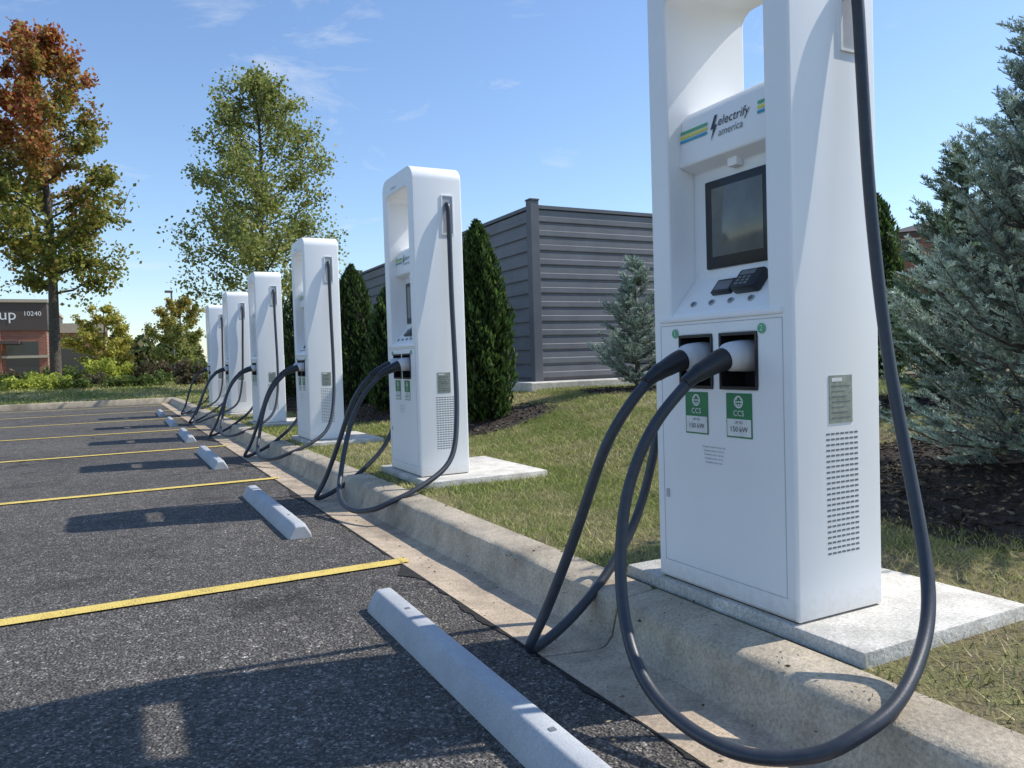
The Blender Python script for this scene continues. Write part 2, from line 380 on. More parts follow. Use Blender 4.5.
n=Vector((-.163,0,.014)).normalized(); up=Vector((.014,0,.163)).normalized(); rt=Vector((0,-1,0))
SG=Matrix(((rt.x,up.x,n.x,0),(rt.y,up.y,n.y,0),(rt.z,up.z,n.z,0),(0,0,0,1))); c0=Vector((.059,0,1.565))+n*.0022
S=[]
def signquad(u0,u1,v0,v1,mat,d=0): return placed(pymesh("q",[(u0,v0,d),(u1,v0,d),(u1,v1,d),(u0,v1,d)],[(0,1,2,3)],mat),SG,c0)
for s0,s1 in((-.222,-.085),(.145,.222)):
    for j,mt in enumerate(("grn","yel","blu")): S.append(signquad(s0,s1,.022-.0155*j,.032-.0155*j,M[mt]))
t=textmesh("electrify",.044,M["ink"],align='LEFT',shear=.15); S.append(placed(t,SG,c0+rt*-.035+up*.018))
t=textmesh("america",.036,M["dgrey"],align='LEFT',shear=.15); S.append(placed(t,SG,c0+rt*-.03-up*.020))
bolt=pymesh("bolt",[(-.050,.045,0),(-.068,.0,0),(-.054,.0,0),(-.064,-.04,0),(-.036,.012,0),(-.050,.012,0),(-.038,.045,0)],[(0,1,2,5,6),(2,3,4,5)],M["ink"]); S.append(placed(bolt,SG,c0))
S.append(placed(textmesh("CHARGING",.022,M["dgrey"]),FRONT,(-.002,.06,2.105)))
parts.append(("logo_sign",join(S,"logo")))
parts.append(("camera_sensor",boxmesh("sens",.085,.12,-.022,.022,1.432,1.462,M["white"],.004)))
sd=Vector((.108,0,.125)).normalized(); sn=Vector((-.125,0,.108)).normalized()
SH=Matrix(((0,sd.x,sn.x,.004),(-1,sd.y,sn.y,0),(0,sd.z,sn.z,.95),(0,0,0,1)))
def shelf(u0,u1,v0,v1,h0,h1,mat,bev=.003): me=boxmesh("sb",u0,u1,v0,v1,h0,h1,mat,bev); me.transform(SH); return me
parts.append(("card_reader",join([shelf(-.07,.02,.075,.135,-.002,.016,M["black"]),shelf(-.06,.01,.085,.125,.014,.018,M["dgrey"],.001),shelf(.04,.15,.068,.15,-.002,.034,M["black"],.008),shelf(.055,.12,.12,.14,.032,.036,M["dgrey"],.001)]+[shelf(.058+.02*i,.072+.02*i,.078+.013*j,.087+.013*j,.032,.037,M["dgrey"],.001) for i in range(3) for j in range(3)],"reader")))
B=[]
for i in range(4):
    u=-.14+i*.09
    for r,h,mt in((.012,.005,"grey"),(.008,.008,"dgrey")):
        V=[(u+r*math.cos(a),.042+r*math.sin(a),z) for z in(-.001,h) for a in np.linspace(0,2*math.pi,16,endpoint=False)]
        F=[(k,(k+1)%16,16+(k+1)%16,16+k) for k in range(16)]+[tuple(range(16,32))]
        me=pymesh("btn",V,F,M[mt]); me.transform(SH); B.append(me)
parts.append(("status_buttons",join(B,"buttons")))
vb=[];pl=[];sl=[];rim=[]
for s in(-1,1):
    def yb(d0,d1): a,b=s*(W+d0),s*(W+d1); return (min(a,b),max(a,b))
    for r in range(23):
        for c in range(7):
            x=.130+c*.0205; z=.192+r*.0165
            vb.append((x,x+.0155,*yb(-.002,.0006),z,z+.0058))
    pl.append(multibox("pl",[(.145,.245,*yb(-.001,.002),.59,.735)],M["plate"]))
    for i in range(7): pl.append(multibox("pt",[(.155,.235-(i%3)*.012,*yb(0,.0028),.605+.016*i,.608+.016*i)],M["dgrey"]))
    pl.append(multibox("pt",[(.155,.20,*yb(0,.0028),.716,.727)],M["lab"]))
    sl.append((.225,.30,*yb(-.002,.001),1.72,1.985))
    a,b=yb(-.001,.006); rim+=[(.217,.308,a,b,1.985,1.993),(.217,.308,a,b,1.712,1.72),(.217,.225,a,b,1.72,1.985),(.30,.308,a,b,1.72,1.985)]
parts.append(("side_vents",multibox("vents",vb,M["dgrey"])))
parts.append(("data_plate",join(pl,"plates")))
parts.append(("cable_slot",multibox("slot",sl,M["grey"]))); parts.append(("cable_slot_rim",multibox("slotrim",rim,M["white"])))
parts.append(("door_lock",multibox("lock",[(-.004,.004,.255,.27,.30,.33)],M["seam"])))
CX,CY=1.79,1.943
A=[(2.05,1.63,1.93),(2.05,1.592,1.90),(2.045,1.575,1.68),(2.04,1.548,1.25),(2.03,1.49,.796),(1.99,1.39,.427),(1.885,1.27,.142),(1.65,1.176,.0),(1.48,1.172,-.0585),(1.372,1.23,-.106),(1.27,1.375,-.124),(1.24,1.617,-.07),(1.295,1.81,.097),(1.365,1.884,.37),(1.463,1.873,.588),(1.60,1.845,.738)]
Bc=[(2.05,2.256,1.93),(2.05,2.294,1.90),(2.045,2.32,1.68),(2.03,2.37,1.25),(1.97,2.43,.70),(1.864,2.464,.228),(1.66,2.418,-.008),(1.42,2.337,-.135),(1.24,2.285,-.178),(1.294,2.257,-.05),(1.37,2.171,.226),(1.437,2.09,.511),(1.519,2.047,.662),(1.60,2.045,.735)]
def charger(k,X,Y):
    e=empty("ev_charging_station",(X,Y,0))
    for nm,me in parts: add(nm,me,e)
    rr=random.Random(k*13+3)
    for ci,P in enumerate((A,Bc)):
        L=[Vector((p[0]-CX,p[1]-CY,p[2])) for p in P]
        if k:
            a,b=rr.uniform(-.16,.10),rr.uniform(-.14,.14); n=len(L)
            for i in range(3,n-3):
                w=math.sin(math.pi*(i-2)/(n-5)); 
                if L[i].x<-.02 or L[i].z>.1: L[i]=L[i]+Vector((-abs(a)*w*(1 if L[i].x<-.1 else .3),b*w,0))
        pts=smoothpath(catmull(L,12),14)
        add("charging_cable",tubemesh("cable",pts,.0178,M["cable"],14),e)
        yc=L[-1].y; yh=-.1 if ci==0 else .1; dy=yc-yh
        H1=catmull([(.088,yh,.80),(.03,yh,.802),(-.03,yh,.80),(-.062,yh+dy*.3,.792)],4)
        add("connector_head",tubemesh("head",H1,list(np.interp(np.linspace(0,1,len(H1)),[0,.3,.75,1],[.050,.052,.046,.034])),M["lgrey"],20),e)
        G=catmull([(-.055,yh+dy*.3,.794),(-.085,yh+dy*.5,.786),(-.125,yh+dy*.75,.769),(-.165,yc,.752),(-.215,yc+(L[-2].y-yc)*.15,.722)],5)
        Rr=np.interp(np.linspace(0,1,len(G)),[0,.06,.3,.6,.75,.78,1],[.034,.038,.034,.029,.028,.025,.0205])
        add("connector_grip",tubemesh("grip",G,list(Rr),M["black"],18),e)
    return e
XS=[0,.13,.10,.10,.11,.13]; YS=[0,3.47,6.74,9.94,13.07,16.2]
for k in range(6):
    X=CX+XS[k]; Y=CY+YS[k]
    charger(k,X,Y)
    me=boxmesh("pad",-.014-(.02 if k else 0),.74+(.15 if k==1 else 0),-.56,.51,-.22,0,M["pad"],.008); add("concrete_pad",me,None,(X,Y,0))
# ---------------------------------------------------------------- fence enclosure
FX,FY,FZ0,FZ1=5.52,9.8,.47,3.03
fe=empty("slatted_fence_enclosure",(0,0,0))
def slat_section(name,p0,p1,thick=.03):
    p0=Vector(p0);p1=Vector(p1); d=(p1-p0).normalized(); nrm=Vector((d.y,-d.x,0))
    N=12; hh=(FZ1-FZ0-.08)/N; prof=[]
    for i in range(N):
        z=FZ0+.04+i*hh; prof+=[(0,z+.012),(.028,z+.03),(.028,z+hh*.48),(.018,z+hh*.52),(.018,z+hh-.02),(0,z+hh-.004)]
    V=[];F=[]; n=len(prof)
    for p in(p0,p1):
        for q,z in prof: V.append((p.x+nrm.x*q,p.y+nrm.y*q,z))
    for i in range(n-1): F.append((i,i+1,n+i+1,n+i))
    V+= [(p.x-nrm.x*.02,p.y-nrm.y*.02,z) for p in(p0,p1) for z in(FZ0,FZ1-.03)]
    F.append((2*n,2*n+1,2*n+3,2*n+2))
    add(name,pymesh(name,V,F,M["fence"]),fe)
    a=p0;b=p1
    mx=[min(a.x,b.x)-.03*abs(d.y),max(a.x,b.x)+.03*abs(d.y),min(a.y,b.y)-.03*abs(d.x),max(a.y,b.y)+.03*abs(d.x)]
    add("top_rail",multibox("rail",[(mx[0]-.012*abs(d.y),mx[1]+.012*abs(d.y),mx[2]-.012*abs(d.x),mx[3]+.012*abs(d.x),FZ1-.04,FZ1+.01)],M["post"]),fe)
posts=[]
for i in range(4):
    y0=FY+i*2.95; slat_section("slat_panel",(FX,y0+2.95-.07,0),(FX,y0+.07,0)) ; posts.append((FX,y0))
posts.append((FX,FY+4*2.95))
for i in range(2):
    x0=FX+i*2.6; slat_section("slat_panel",(x0+.07,FY,0),(x0+2.6-.07,FY,0)); posts.append((x0+2.6,FY))
for i in range(4):
    y0=FY+i*2.95; slat_section("slat_panel",(FX+5.2,y0+.07,0),(FX+5.2,y0+2.88,0))
pb=[]
for x,y in posts: pb+=[(x-.07,x+.07,y-.07,y+.07,.1,FZ1+.07),(x-.08,x+.08,y-.08,y+.08,FZ1+.07,FZ1+.095)]
add("posts",multibox("posts",pb,M["post"],.006),fe)
add("concrete_base",multibox("cb",[(FX-.35,FX+5.5,FY-.45,FY+12,-.1,FZ0+.01)],M["pad"],.01),fe)
# ---------------------------------------------------------------- vegetation
def col_mix(n,palette,jit=.25):
    P=np.array(palette); i=rng.integers(0,len(P),n); c=P[i]*(1+rng.uniform(-jit,jit,(n,1))); return c
def arborvitae(x,y,h,r,n=9000,pal=((.045,.085,.02),(.065,.12,.028),(.03,.06,.015),(.10,.15,.04))):
    z0=float(terr(x,y)); e=empty("arborvitae_tree",(x,y,z0))
    t=rng.beta(1.1,1.3,n); ang=rng.uniform(0,2*math.pi,n); ph=rng.uniform(0,6,4)
    prof=np.interp(t,[0,.06,.2,.5,.8,.93,1],[.62,.88,1.,.9,.58,.3,.04])
    bump=1+.12*np.sin(ang*3+t*9+ph[0])+.10*np.sin(ang*7-t*17+ph[1])+.12*np.sin(ang*11+t*41+ph[2])
    rad=r*prof*bump*rng.uniform(.55,1.18,n)**.6
    C=np.stack([np.cos(ang)*rad,np.sin(ang)*rad,.05+t*h],1)
    ax=np.stack([np.cos(ang)*.4,np.sin(ang)*.4,np.full(n,.85)],1)+rng.normal(0,.30,(n,3)); ax/=np.linalg.norm(ax,axis=1,keepdims=True)
    V=leaf_verts(C,rng.uniform(.016,.038,n),ax,2.8)
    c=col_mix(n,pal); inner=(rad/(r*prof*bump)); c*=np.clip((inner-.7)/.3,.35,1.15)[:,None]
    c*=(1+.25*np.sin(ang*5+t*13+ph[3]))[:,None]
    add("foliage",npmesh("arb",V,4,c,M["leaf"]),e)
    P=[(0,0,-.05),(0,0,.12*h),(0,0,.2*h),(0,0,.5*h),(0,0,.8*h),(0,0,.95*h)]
    add("dark_core",tubemesh("core",P,[.03,r*.5,r*.68,r*.62,r*.32,.02],M["core"],10),e)  # solid near-black core, shade inside the crown put into its colour
    add("trunk",tubemesh("trunk",[(0,0,-.1),(0,0,.3*h)],[.05,.04],M["bark"],8),e)
    return e
for (x,y,h,r,n) in [(3.82,8.1,2.28,.34,16000),(3.75,11.0,1.9,.40,9000),(3.75,13.1,2.4,.44,9000),(3.8,15.4,2.4,.48,7000),(3.8,17.8,2.4,.48,6000),(3.9,20.2,2.4,.5,6000),
    (9.93,7.5,2.62,.42,10000)]:
    arborvitae(x,y,h,r,n)
def spruce(name,x,y,h,R,pal,nw=22,pb=9,tw=10,nd=26,seedn=1,needle=.032,z0=None,base=.05,wf=.17,pw=.8):
    z0=float(terr(x,y)) if z0 is None else z0
    e=empty(name,(x,y,z0)); rr=np.random.default_rng(seedn); TV=[];TF=[]
    v,f=tube_data([(0,0,-.1),(.01,0,h*.5),(0,.01,h)],[.05*h/2.3,.03*h/2.3,.004],8); TV+=v;TF+=f
    C=[];AX=[];CO=[]
    for w in range(nw):
        t=(w+rr.uniform(-.3,.3))/nw; t=min(max(t,0),.985); zb=h*(base+(1-base)*t)
        Lw=R*(1-t)**pw*(.55+.45*min(1,t*6+.45))
        for b in range(max(4,int(pb*(1-t*.35)))):
            a=rr.uniform(0,2*math.pi); Lb=max(.07,Lw*rr.uniform(.5,1.3)); upb=rr.uniform(.05,.55)+t*.7
            d=np.array([math.cos(a),math.sin(a),upb]); d/=np.linalg.norm(d)
            s=np.linspace(0,1,8); pts=np.array([0,0,zb])+d*Lb*s[:,None]; pts[:,2]+= -.10*Lb*np.sin(s*math.pi)+.10*Lb*s**3
            v,f=tube_data(pts[::2].tolist()+[pts[-1].tolist()],[.010*(.4+Lb),.007*(.4+Lb),.005,.003,.002],4,False,len(TV)); TV+=v;TF+=f
            tone=rr.uniform(.65,1.3)
            ntw=max(4,int(tw*Lb/R*1.4+3))
            for j in range(ntw+1):
                if j==ntw: p0=pts[3]; td=pts[-1]-pts[3]; tl=np.linalg.norm(td)+.03; td/=np.linalg.norm(td)
                else:
                    q=rr.uniform(.22,1.); p0=np.array([np.interp(q,s,pts[:,i]) for i in range(3)])
                    side=np.cross(d,[0,0,1]); side/=np.linalg.norm(side)+1e-9
                    td=d*rr.uniform(.4,.9)+side*rr.choice([-1,1])*rr.uniform(.3,.8)+np.array([0,0,rr.uniform(-.3,.45)]); td/=np.linalg.norm(td)
                    tl=rr.uniform(.06,.15)*(1.15-.3*q)*(R/.6)**.5
                m=int(nd*(tl/.12)); u=rr.uniform(0,1,m)**.8
                c=p0+td*tl*u[:,None]
                pr=rr.normal(size=(m,3)); pr-= (pr@td)[:,None]*td; pr/=np.linalg.norm(pr,axis=1,keepdims=True)+1e-9; pr[:,2]=np.abs(pr[:,2])*.8+pr[:,2]*.2
                ax=pr*.9+td*.6; ax/=np.linalg.norm(ax,axis=1,keepdims=True)
                C.append(c+ax*needle*.5); AX.append(ax)
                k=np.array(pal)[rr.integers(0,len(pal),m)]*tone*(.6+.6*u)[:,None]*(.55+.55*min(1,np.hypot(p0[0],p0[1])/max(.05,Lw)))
                CO.append(k)
    C=np.concatenate(C);AX=np.concatenate(AX);CO=np.clip(np.concatenate(CO),0,.85)
    V=leaf_verts(C,np.full(len(C),needle*wf),AX,1/wf)
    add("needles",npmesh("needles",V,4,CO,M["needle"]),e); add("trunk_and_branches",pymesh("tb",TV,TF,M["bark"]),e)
    print(name,len(C)); return e
BLUE=((.42,.51,.43),(.34,.43,.35),(.52,.60,.52),(.22,.30,.20)); GRN=((.11,.17,.07),(.15,.21,.09),(.08,.12,.05)); BG=((.27,.35,.21),(.19,.26,.15),(.34,.42,.29),(.14,.20,.10))
spruce("blue_spruce_tree",4.04,2.14,2.20,.84,BLUE,24,12,14,54,1,.027,wf=.20,pw=.98)
spruce("blue_spruce_tree",5.95,3.68,1.98,.72,BG,22,11,13,34,2,.034,wf=.22,pw=.7)
spruce("blue_spruce_tree",5.98,8.0,1.70,.62,BLUE,20,10,11,30,3,.036,wf=.22)
spruce("spruce_tree",9.25,5.9,2.4,.38,GRN,22,8,9,20,4,.05,wf=.2)
spruce("spruce_tree",7.75,4.2,2.6,.6,GRN,20,8,9,20,5,.045,wf=.2)

def blob(r,n,ph):
    return [(r*(1+.12*math.sin(3*a+ph)+.06*math.sin(7*a+ph*2))*math.cos(a),r*(1+.12*math.sin(3*a+ph)+.06*math.sin(7*a+ph*2))*math.sin(a)) for a in np.linspace(0,2*math.pi,n,endpoint=False)]
beds=[(4.12,2.25,.86,1.15),(5.95,3.6,.85,1.1),(3.8,8.1,.85,1),(5.98,8.0,.7,1),(3.8,11.9,1.0,2.0),(3.8,16.5,1.1,3.4),(9.9,7.3,1.,1)]
BV=[];BF=[];CV=[];CC=[]
for bx,by,r,sy in beds:
    o=len(BV); pts=blob(r,40,bx); rings=[1,.8,.5,.2]
    for q in rings:
        for px,py in pts:
            x,y=bx+px*q,by+py*q*sy; BV.append((x,y,float(terr(x,y))+.006+.03*(1-q)))
    for j in range(3):
        for i in range(40): i2=(i+1)%40; BF.append((o+j*40+i,o+j*40+i2,o+(j+1)*40+i2,o+(j+1)*40+i))
    BF.append(tuple(o+120+i for i in range(40)))
    n=int(3800*r*r*sy*(1 if by<4 else .5)); a=rng.uniform(0,2*math.pi,n); q=np.sqrt(rng.uniform(0,1,n))*1.06
    x=bx+np.cos(a)*q*r; y=by+np.sin(a)*q*r*sy; C=np.stack([x,y,terr(x,y)+.018+.03*np.clip(1-q,0,1)],1)
    ax=rand_dirs(n); ax[:,2]*=.25; ax/=np.linalg.norm(ax,axis=1,keepdims=True)
    CV.append(leaf_verts(C,rng.uniform(.008,.02,n),ax,3)); CC.append(col_mix(n,((.07,.055,.04),(.04,.03,.022),(.16,.13,.09),(.025,.018,.013)),.3))
mb=empty("mulch_bed"); add("bed_surface",pymesh("beds",BV,BF,M["mulch"],60),mb); add("wood_chips",npmesh("chips",np.concatenate(CV).reshape(-1,3),4,np.concatenate(CC),M["chip"]),mb)
def in_bed(x,y):
    m=np.zeros(len(x),bool)
    for bx,by,r,sy in beds: m|=((x-bx)/r)**2+((y-by)/(r*sy))**2<.92
    for k in range(6):
        X=CX+XS[k]; Y=CY+YS[k]; m|=(x>X-.06)&(x<X+.75+(.15 if k==1 else 0))&(y>Y-.575)&(y<Y+.525)
    m|=(x>FX-.37)&(x<FX+5.5)&(y>FY-.47)
    return m
GV=[];GC=[]
for (x0,x1,y0,y1,n,hm,wm) in [(1.75,6,.2,4.5,160000,.027,.0030),(1.75,6,4.5,9,110000,.030,.0045),(1.75,6,9,16,60000,.035,.008),(6,10,1,9.5,60000,.04,.008),(1.75,5,16,FE,20000,.05,.015),(-14,4,FE+.2,FE+9,60000,.06,.022)]:
    x=rng.uniform(x0,x1,n); y=rng.uniform(y0,y1,n)
    pat=np.sin(x*1.9+.6*np.sin(y*1.3))*np.cos(y*1.1+x*.5)+.8*np.sin(x*6.1+y*3.7)*np.sin(y*5.3-x*2)+.5*np.sin(x*13+y*9)*np.sin(y*15-x*5)+rng.normal(0,.35,n)
    soil=np.exp(-((x-2.6)**2/1.2+(y-.9)**2/.35))
    keep=~in_bed(x,y)&(rng.uniform(0,1,n)>soil*.7)&(rng.uniform(0,1,n)<np.clip(.72-.38*pat,.12,1)); x=x[keep];y=y[keep];pat=pat[keep]+1.2*soil[keep]; n=len(x)
    z=terr(x,y); a=rng.uniform(0,2*math.pi,n); hh=hm*rng.uniform(.5,1.5,n); ln=rng.normal(0,.8,(n,2))*hh[:,None]
    B=np.stack([x,y,z-.003],1); w=np.stack([np.cos(a),np.sin(a),np.zeros(n)],1)*(wm*rng.uniform(.6,1.2,n))[:,None]
    T=B+np.stack([ln[:,0],ln[:,1],hh],1)
    GV.append(np.stack([B-w,B+w,T],1).reshape(-1,3))
    g=np.array([.245,.30,.07]); d=np.array([.58,.49,.24]); dk=np.array([.11,.16,.04])
    t=np.clip(.42+.32*pat,0,1)[:,None]; c=(g*(1-t)+d*t)*(1+rng.uniform(-.3,.3,(n,1))); mk=rng.uniform(0,1,n)<.12; c[mk]=dk
    GC.append(c)
add("grass",npmesh("grass",np.concatenate(GV),3,np.concatenate(GC),M["grass"]))
n=1100; x=rng.uniform(1.1,1.75,n); y=rng.uniform(.5,16,n); z=np.interp(x,[1.2,1.275,1.5,1.53,1.572,1.61,1.75],[-.195,-.188,-.2,-.19,-.075,-.036,-.028])+.003
ax=rand_dirs(n); ax[:,2]*=.1; ax/=np.linalg.norm(ax,axis=1,keepdims=True)
add("fallen_leaf_debris",npmesh("debris",leaf_verts(np.stack([x,y,z],1),rng.uniform(.002,.009,n),ax,2.5),4,col_mix(n,((.20,.15,.07),(.12,.07,.03),(.25,.22,.12),(.06,.08,.03))),M["chip"]))
def tree(name,x,y,H,R,cb,colf,seedn,nl=26,leaf=.15,per=60,tr=.18,z0=None,shape=None,sp=.22,drop=.2):
    z0=float(terr(x,y)) if z0 is None else z0
    e=empty(name,(x,y,z0)); rr=np.random.default_rng(seedn); TV=[];TF=[];LC=[]
    trunk=[np.array([.012*H*math.sin(i*.9+seedn)*i/8,.010*H*math.cos(i*1.3)*i/8,H*.95*i/8-(.1 if i==0 else 0)]) for i in range(9)]
    v,f=tube_data([p.tolist() for p in trunk],[tr*(1-i/8)**.8+.015 for i in range(9)],10); TV+=v;TF+=f
    shape=shape or ([0,.12,.35,.6,.8,.95,1],[.55,.9,1,.82,.55,.25,.08])
    zs=[p[2] for p in trunk]
    for i in range(nl):
        t=(i+rr.uniform(0,.8))/nl; z=H*(cb+(.93-cb)*t); p0=np.array([np.interp(z,zs,[p[k] for p in trunk]) for k in range(3)])
        Lr=R*np.interp(t,*shape)*rr.uniform(.62,1.15); a=i*2.4+rr.uniform(-.5,.5); el=.35+.6*t+rr.uniform(-.1,.2)
        start=p0-np.array([0,0,min(z*drop,Lr*.4)])
        d=np.array([math.cos(a),math.sin(a),0]); s=np.linspace(0,1,6)
        pts=np.array([start+d*Lr*q+np.array([0,0,1])*(Lr*el*(q**1.15))+rr.normal(0,.03*Lr,3)*q for q in s])
        rb=max(.018,tr*.30*(1-t*.6)); v,f=tube_data(pts.tolist(),list(np.linspace(rb,.008,6)),6,False,len(TV)); TV+=v;TF+=f
        ns=max(7,int(13*Lr/R))
        for j in range(ns):
            q=rr.uniform(.2,1.)**.8 if j else 1.; b0=np.array([np.interp(q,s,pts[:,k]) for k in range(3)])
            dd=d*rr.uniform(.1,.9)+rr.normal(0,.6,3)+np.array([0,0,.55]); dd/=np.linalg.norm(dd); bl=R*rr.uniform(.12,.30)*(1.15-.5*t)
            b1=b0+dd*bl; v,f=tube_data([b0.tolist(),(b0+dd*bl*.5+rr.normal(0,.03*bl,3)).tolist(),b1.tolist()],[rb*.3,rb*.2,.006],4,False,len(TV)); TV+=v;TF+=f
            m=int(per*rr.uniform(.3,1.6)); u=rr.uniform(.05,1.15,m)
            LC.append(b0+dd*bl*u[:,None]+rr.normal(0,bl*sp+.05,(m,3))*np.array([1,1,.8]))
    C=np.concatenate(LC); n=len(C); c=colf(C[:,2]/H,C,n)
    add("leaves",npmesh("leaves",leaf_verts(C,rng.uniform(.6,1.2,n)*leaf,None,1.3),4,c,M["leaf"]),e)
    add("trunk_and_limbs",pymesh("tl",TV,TF,M["bark"],50),e); print(name,n); return e
def c_maple(t,C,n):
    g=col_mix(n,((.21,.24,.05),(.15,.19,.04),(.28,.28,.055),(.34,.27,.06))); r=col_mix(n,((.40,.11,.045),(.48,.19,.06),(.30,.07,.035),(.44,.28,.08)))
    k=np.clip((t-.52)*3.2+.45*np.sin(C[:,0]*1.5+C[:,2]*.9)-C[:,0]*.16+rng.normal(0,.3,n),0,1)[:,None]; return g*(1-k)+r*k
def c_green(t,C,n): return col_mix(n,((.25,.29,.08),(.30,.33,.10),(.18,.22,.055),(.37,.37,.11)))
def c_yel(t,C,n): return col_mix(n,((.50,.43,.09),(.42,.40,.09),(.28,.32,.07),(.58,.48,.10)))
def c_mixd(t,C,n):
    a=c_green(t,C,n); b=col_mix(n,((.48,.32,.07),(.44,.38,.08))); k=np.clip((t-.5)*2+rng.normal(0,.3,n),0,1)[:,None]; return a*(1-k)+b*k
tree("autumn_maple_tree",-1.95,35,14.6,2.85,.27,c_maple,12,54,.14,66,.20,drop=.1)
tree("maple_tree",4.75,27.5,11.0,2.75,.24,c_green,9,58,.10,54,.12,shape=([0,.1,.3,.55,.8,.95,1],[.75,.95,1,.84,.5,.22,.06]),sp=.28,drop=.12)
tree("small_yellow_tree",-.3,46,4.0,1.5,.15,c_yel,21,14,.12,80,.07)
tree("small_yellow_tree",3.4,46,4.6,1.7,.15,c_mixd,22,14,.12,80,.07)
def shrub(name,x,y,r,h,pal,n,ls=.08):
    z0=float(terr(x,y)); e=empty(name,(x,y,z0)); d=rand_dirs(n); d[:,2]=np.abs(d[:,2]); q=rng.uniform(.55,1.05,n)[:,None]
    b=(1+.15*np.sin(d[:,:1]*7+x)+.15*np.sin(d[:,1:2]*9+y)+.1*np.sin(d[:,2:]*11))
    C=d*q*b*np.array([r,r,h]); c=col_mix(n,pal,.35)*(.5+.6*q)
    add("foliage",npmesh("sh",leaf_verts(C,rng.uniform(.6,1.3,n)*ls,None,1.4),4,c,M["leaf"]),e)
    TV=[];TF=[]
    for k in range(6):
        a=k*1.05; v,f=tube_data([(0,0,-.05),(math.cos(a)*r*.5,math.sin(a)*r*.5,h*.5),(math.cos(a)*r*.8,math.sin(a)*r*.8,h*.75)],[.02,.015,.006],5,False,len(TV)); TV+=v;TF+=f
    add("stems",pymesh("st",TV,TF,M["bark"]),e)
PG=((.12,.16,.035),(.15,.20,.045),(.08,.11,.03)); PY=((.36,.40,.06),(.42,.45,.07),(.26,.32,.05)); PD=((.11,.09,.05),(.17,.10,.06),(.08,.10,.04))
rs=random.Random(4)
for i in range(20):
    x=-9+i*.72+rs.uniform(-.2,.2); shrub("shrub",x,32.6+rs.uniform(-.6,.6)+(1.5 if i%3==0 else 0),rs.uniform(.45,.7),rs.uniform(.35,.55),PY if i<11 and i%4!=3 else (PD if i%4==0 else PG),1100)
for i in range(16):
    x=-8+i*.85; shrub("shrub",x,38.5+rs.uniform(-1,1),rs.uniform(.6,1.0),rs.uniform(.5,.8)*(1 if x<-.5 else 1.5),[PG,PD,PG,PY][rs.randrange(4)],1300,.10)
n=70000; a=rng.uniform(0,1,n); X=-70+a*240; hgt=3.6+1.6*np.sin(X*.35)+1.2*np.sin(X*.9+1)+.8*np.sin(X*2.3); q=rng.uniform(0,1,n)
C=np.stack([X,98+rng.normal(0,1.5,n)+8*np.sin(X*.05),q*hgt],1)
add("distant_tree_belt",npmesh("belt",leaf_verts(C,rng.uniform(.35,.8,n),None,1.3),4,col_mix(n,((.08,.11,.035),(.11,.14,.05),(.06,.09,.03),(.16,.15,.055)),.3),M["leaf"]))
# ---------------------------------------------------------------- buildings
st=empty("brick_store_building",(-1.35,72,0))
def bx(nm,boxes,mt,par,bev=0): return add(nm,multibox(nm,boxes,M[mt],bev),par)
bx("walls",[(-45,-3.2,0,22,-.2,4.3)],"brick",st); bx("fascia",[(-45.1,-3.1,-.15,22.1,4.3,6.5)],"dark",st); bx("cornice",[(-45.2,-3.0,-.3,22.2,6.5,6.75),(-45.2,-3.05,-.2,0,2.1,2.3)],"stone",st)
bx("wing_walls",[(-3.19,.9,3,20,-.2,4.2)],"brick",st); bx("wing_cornice",[(-3.0,1.1,2.8,20.2,4.2,5.0)],"stone",st)
wb=[];cb=[];x=-44
while x<-5: wb.append((x+.6,x+2.8,-.05,.02,.3,3.4)); cb.append((x-.15,x+.3,-.22,0,-.2,4.3)); x+=3.4
bx("windows",wb,"glass",st); bx("columns",cb,"brick",st); bx("wing_windows",[(-2.6,-.1,2.95,3.02,.2,3.0)],"glass",st)
bx("awning",[(-9.6,-5.0,-1.4,-.16,3.2,3.45)],"dark",st)
t=textmesh("Pickup",1.2,M["lab"]); t.transform(SIDE); add("sign_text",t,st,(-6.75,-.2,5.5))
t=textmesh("10240",.5,M["lab"]); t.transform(SIDE); add("number_text",t,st,(-4.1,-.2,5.6))
bh=empty("brick_apartment_building",(68.3,38.8,0)); bh.rotation_euler[2]=math.radians(-56)
bx("walls",[(-9,9,-6,6,-.2,10.0)],"brick",bh); bx("trim",[(-9.05,9.05,-6.05,6.05,3.3,3.45),(-9.05,9.05,-6.05,6.05,6.7,6.85)],"stone",bh); bx("cornice",[(-9.2,9.2,-6.2,6.2,10.0,10.4)],"dark",bh)
bx("windows",[(-8+i*2.6,-6.7+i*2.6,-6.08,-5.9,1.2+3.4*j,2.9+3.4*j) for i in range(7) for j in range(3)]+[(-9.08,-8.9,-4.5+i*2.6,-3.2+i*2.6,1.2+3.4*j,2.9+3.4*j) for i in range(4) for j in range(3)],"glass",bh)
bx("window_frames",[(-8.1+i*2.6,-6.6+i*2.6,-6.12,-6.0,2.9+3.4*j,3.05+3.4*j) for i in range(7) for j in range(3)],"stone",bh)
add("roof",pymesh("roof",[(-9.4,-6.4,10.4),(9.4,-6.4,10.4),(9.4,6.4,10.4),(-9.4,6.4,10.4),(-6,0,12.0),(6,0,12.0)],[(0,1,5,4),(1,2,5),(2,3,4,5),(3,0,4)],M["roof"]),bh)
lp=empty("parking_lot_lamp",(4.1,62,0)); V,F=tube_data([(0,0,-.1),(0,0,6.6)],[.09,.06],8); add("pole",pymesh("pole",V,F,M["metal"],50),lp); bx("lamp_head",[(-.45,.1,-.18,.18,6.5,6.65)],"metal",lp,.02)
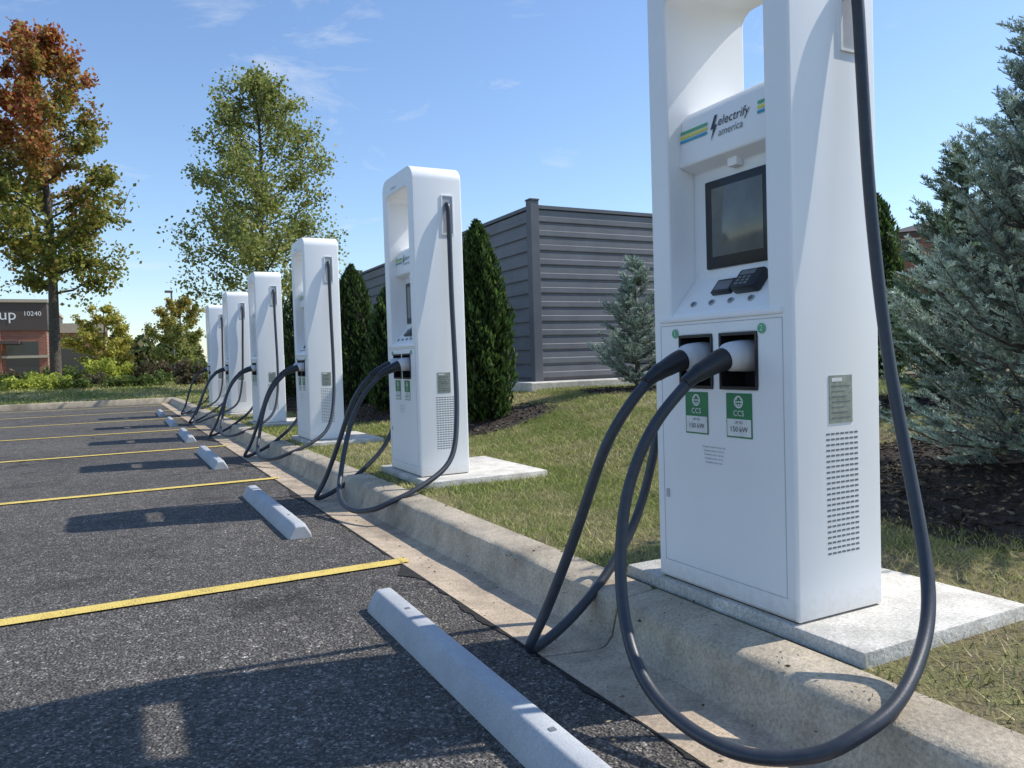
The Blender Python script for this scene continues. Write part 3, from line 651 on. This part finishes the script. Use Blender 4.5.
# ---------------------------------------------------------------- light, sky, camera
el=math.radians(46.5); sx,sy=.975,-.222; rot=math.atan2(sx,sy)
sd_=Vector((sx*math.cos(el),sy*math.cos(el),math.sin(el)))
sl_=D.lights.new("sun",'SUN'); sl_.energy=5.0; sl_.angle=math.radians(.53); sl_.color=(1,.955,.87)
so=D.objects.new("sun",sl_); so.rotation_euler=sd_.to_track_quat('Z','Y').to_euler(); link(so)
w=D.worlds.new("World"); scene.world=w; w.use_nodes=True; nt=w.node_tree; bg=nt.nodes["Background"]; L=nt.links
sky=nt.nodes.new("ShaderNodeTexSky"); sky.sky_type='NISHITA'; sky.sun_disc=False; sky.sun_elevation=el; sky.sun_rotation=rot; sky.air_density=1.15; sky.dust_density=.3; sky.ozone_density=1.6
tc=nt.nodes.new("ShaderNodeTexCoord"); mp=nt.nodes.new("ShaderNodeMapping"); mp.inputs["Scale"].default_value=(2.4,3.0,7.5); mp.inputs["Rotation"].default_value=(0,.25,.5); mp.inputs["Location"].default_value=(3.3,1.2,.4)
nz=nt.nodes.new("ShaderNodeTexNoise"); nz.inputs["Scale"].default_value=1.7; nz.inputs["Detail"].default_value=9; nz.inputs["Roughness"].default_value=.64; nz.inputs["Distortion"].default_value=.9
L.new(tc.outputs["Generated"],mp.inputs[0]); L.new(mp.outputs[0],nz.inputs["Vector"])
def wm(op,a,b):
    nd=nt.nodes.new("ShaderNodeMath"); nd.operation=op
    for i,v in enumerate((a,b)):
        if isinstance(v,(int,float)): nd.inputs[i].default_value=v
        else: L.new(v,nd.inputs[i])
    return nd.outputs[0]
def mask(c,rad,amt):
    vd=nt.nodes.new("ShaderNodeVectorMath"); vd.operation='DISTANCE'; L.new(tc.outputs["Generated"],vd.inputs[0]); vd.inputs[1].default_value=c
    mr=nt.nodes.new("ShaderNodeMapRange"); mr.interpolation_type='SMOOTHSTEP'; mr.inputs[1].default_value=0; mr.inputs[2].default_value=rad; mr.inputs[3].default_value=amt; mr.inputs[4].default_value=0
    L.new(vd.outputs["Value"],mr.inputs[0]); return mr.outputs[0]
boost=wm('ADD',wm('ADD',mask((.193,.907,.373),.20,.12),mask((.459,.784,.417),.15,.06)),mask((.303,.922,.242),.14,.03))
nf=wm('ADD',nz.outputs["Fac"],boost)
rp=nt.nodes.new("ShaderNodeValToRGB"); rp.color_ramp.elements[0].position=.58; rp.color_ramp.elements[0].color=(0,0,0,1); rp.color_ramp.elements[1].position=.90; rp.color_ramp.elements[1].color=(.75,.75,.75,1)
L.new(nf,rp.inputs[0])
tint=nt.nodes.new("ShaderNodeMix"); tint.data_type='RGBA'; tint.blend_type='MULTIPLY'; tint.inputs[0].default_value=1; tint.inputs[7].default_value=(1.0,1.10,1.26,1)
mx=nt.nodes.new("ShaderNodeMix"); mx.data_type='RGBA'; mx.inputs[7].default_value=(6.2,6.4,6.7,1)
L.new(rp.outputs[0],mx.inputs[0]); L.new(sky.outputs[0],tint.inputs[6]); L.new(tint.outputs[2],mx.inputs[6]); L.new(mx.outputs[2],bg.inputs[0]); bg.inputs[1].default_value=.15
yaw=math.radians(27.4); p=math.radians(1.82); th=math.radians(1.74)
R=Vector((math.cos(yaw),-math.sin(yaw),0)); Fw=Vector((math.sin(yaw)*math.cos(p),math.cos(yaw)*math.cos(p),-math.sin(p))); U=R.cross(Fw)
ir=R*math.cos(th)-U*math.sin(th); iu=R*math.sin(th)+U*math.cos(th)
cam=D.cameras.new("camera"); cam.sensor_width=36; cam.lens=27.03; cam.clip_end=4000; cam.clip_start=.05
co=D.objects.new("camera",cam); co.matrix_world=Matrix(((ir.x,iu.x,-Fw.x,.025),(ir.y,iu.y,-Fw.y,.005),(ir.z,iu.z,-Fw.z,.812),(0,0,0,1))); link(co); scene.camera=co
scene.view_settings.view_transform='Standard'; scene.view_settings.look='None'; scene.view_settings.exposure=0
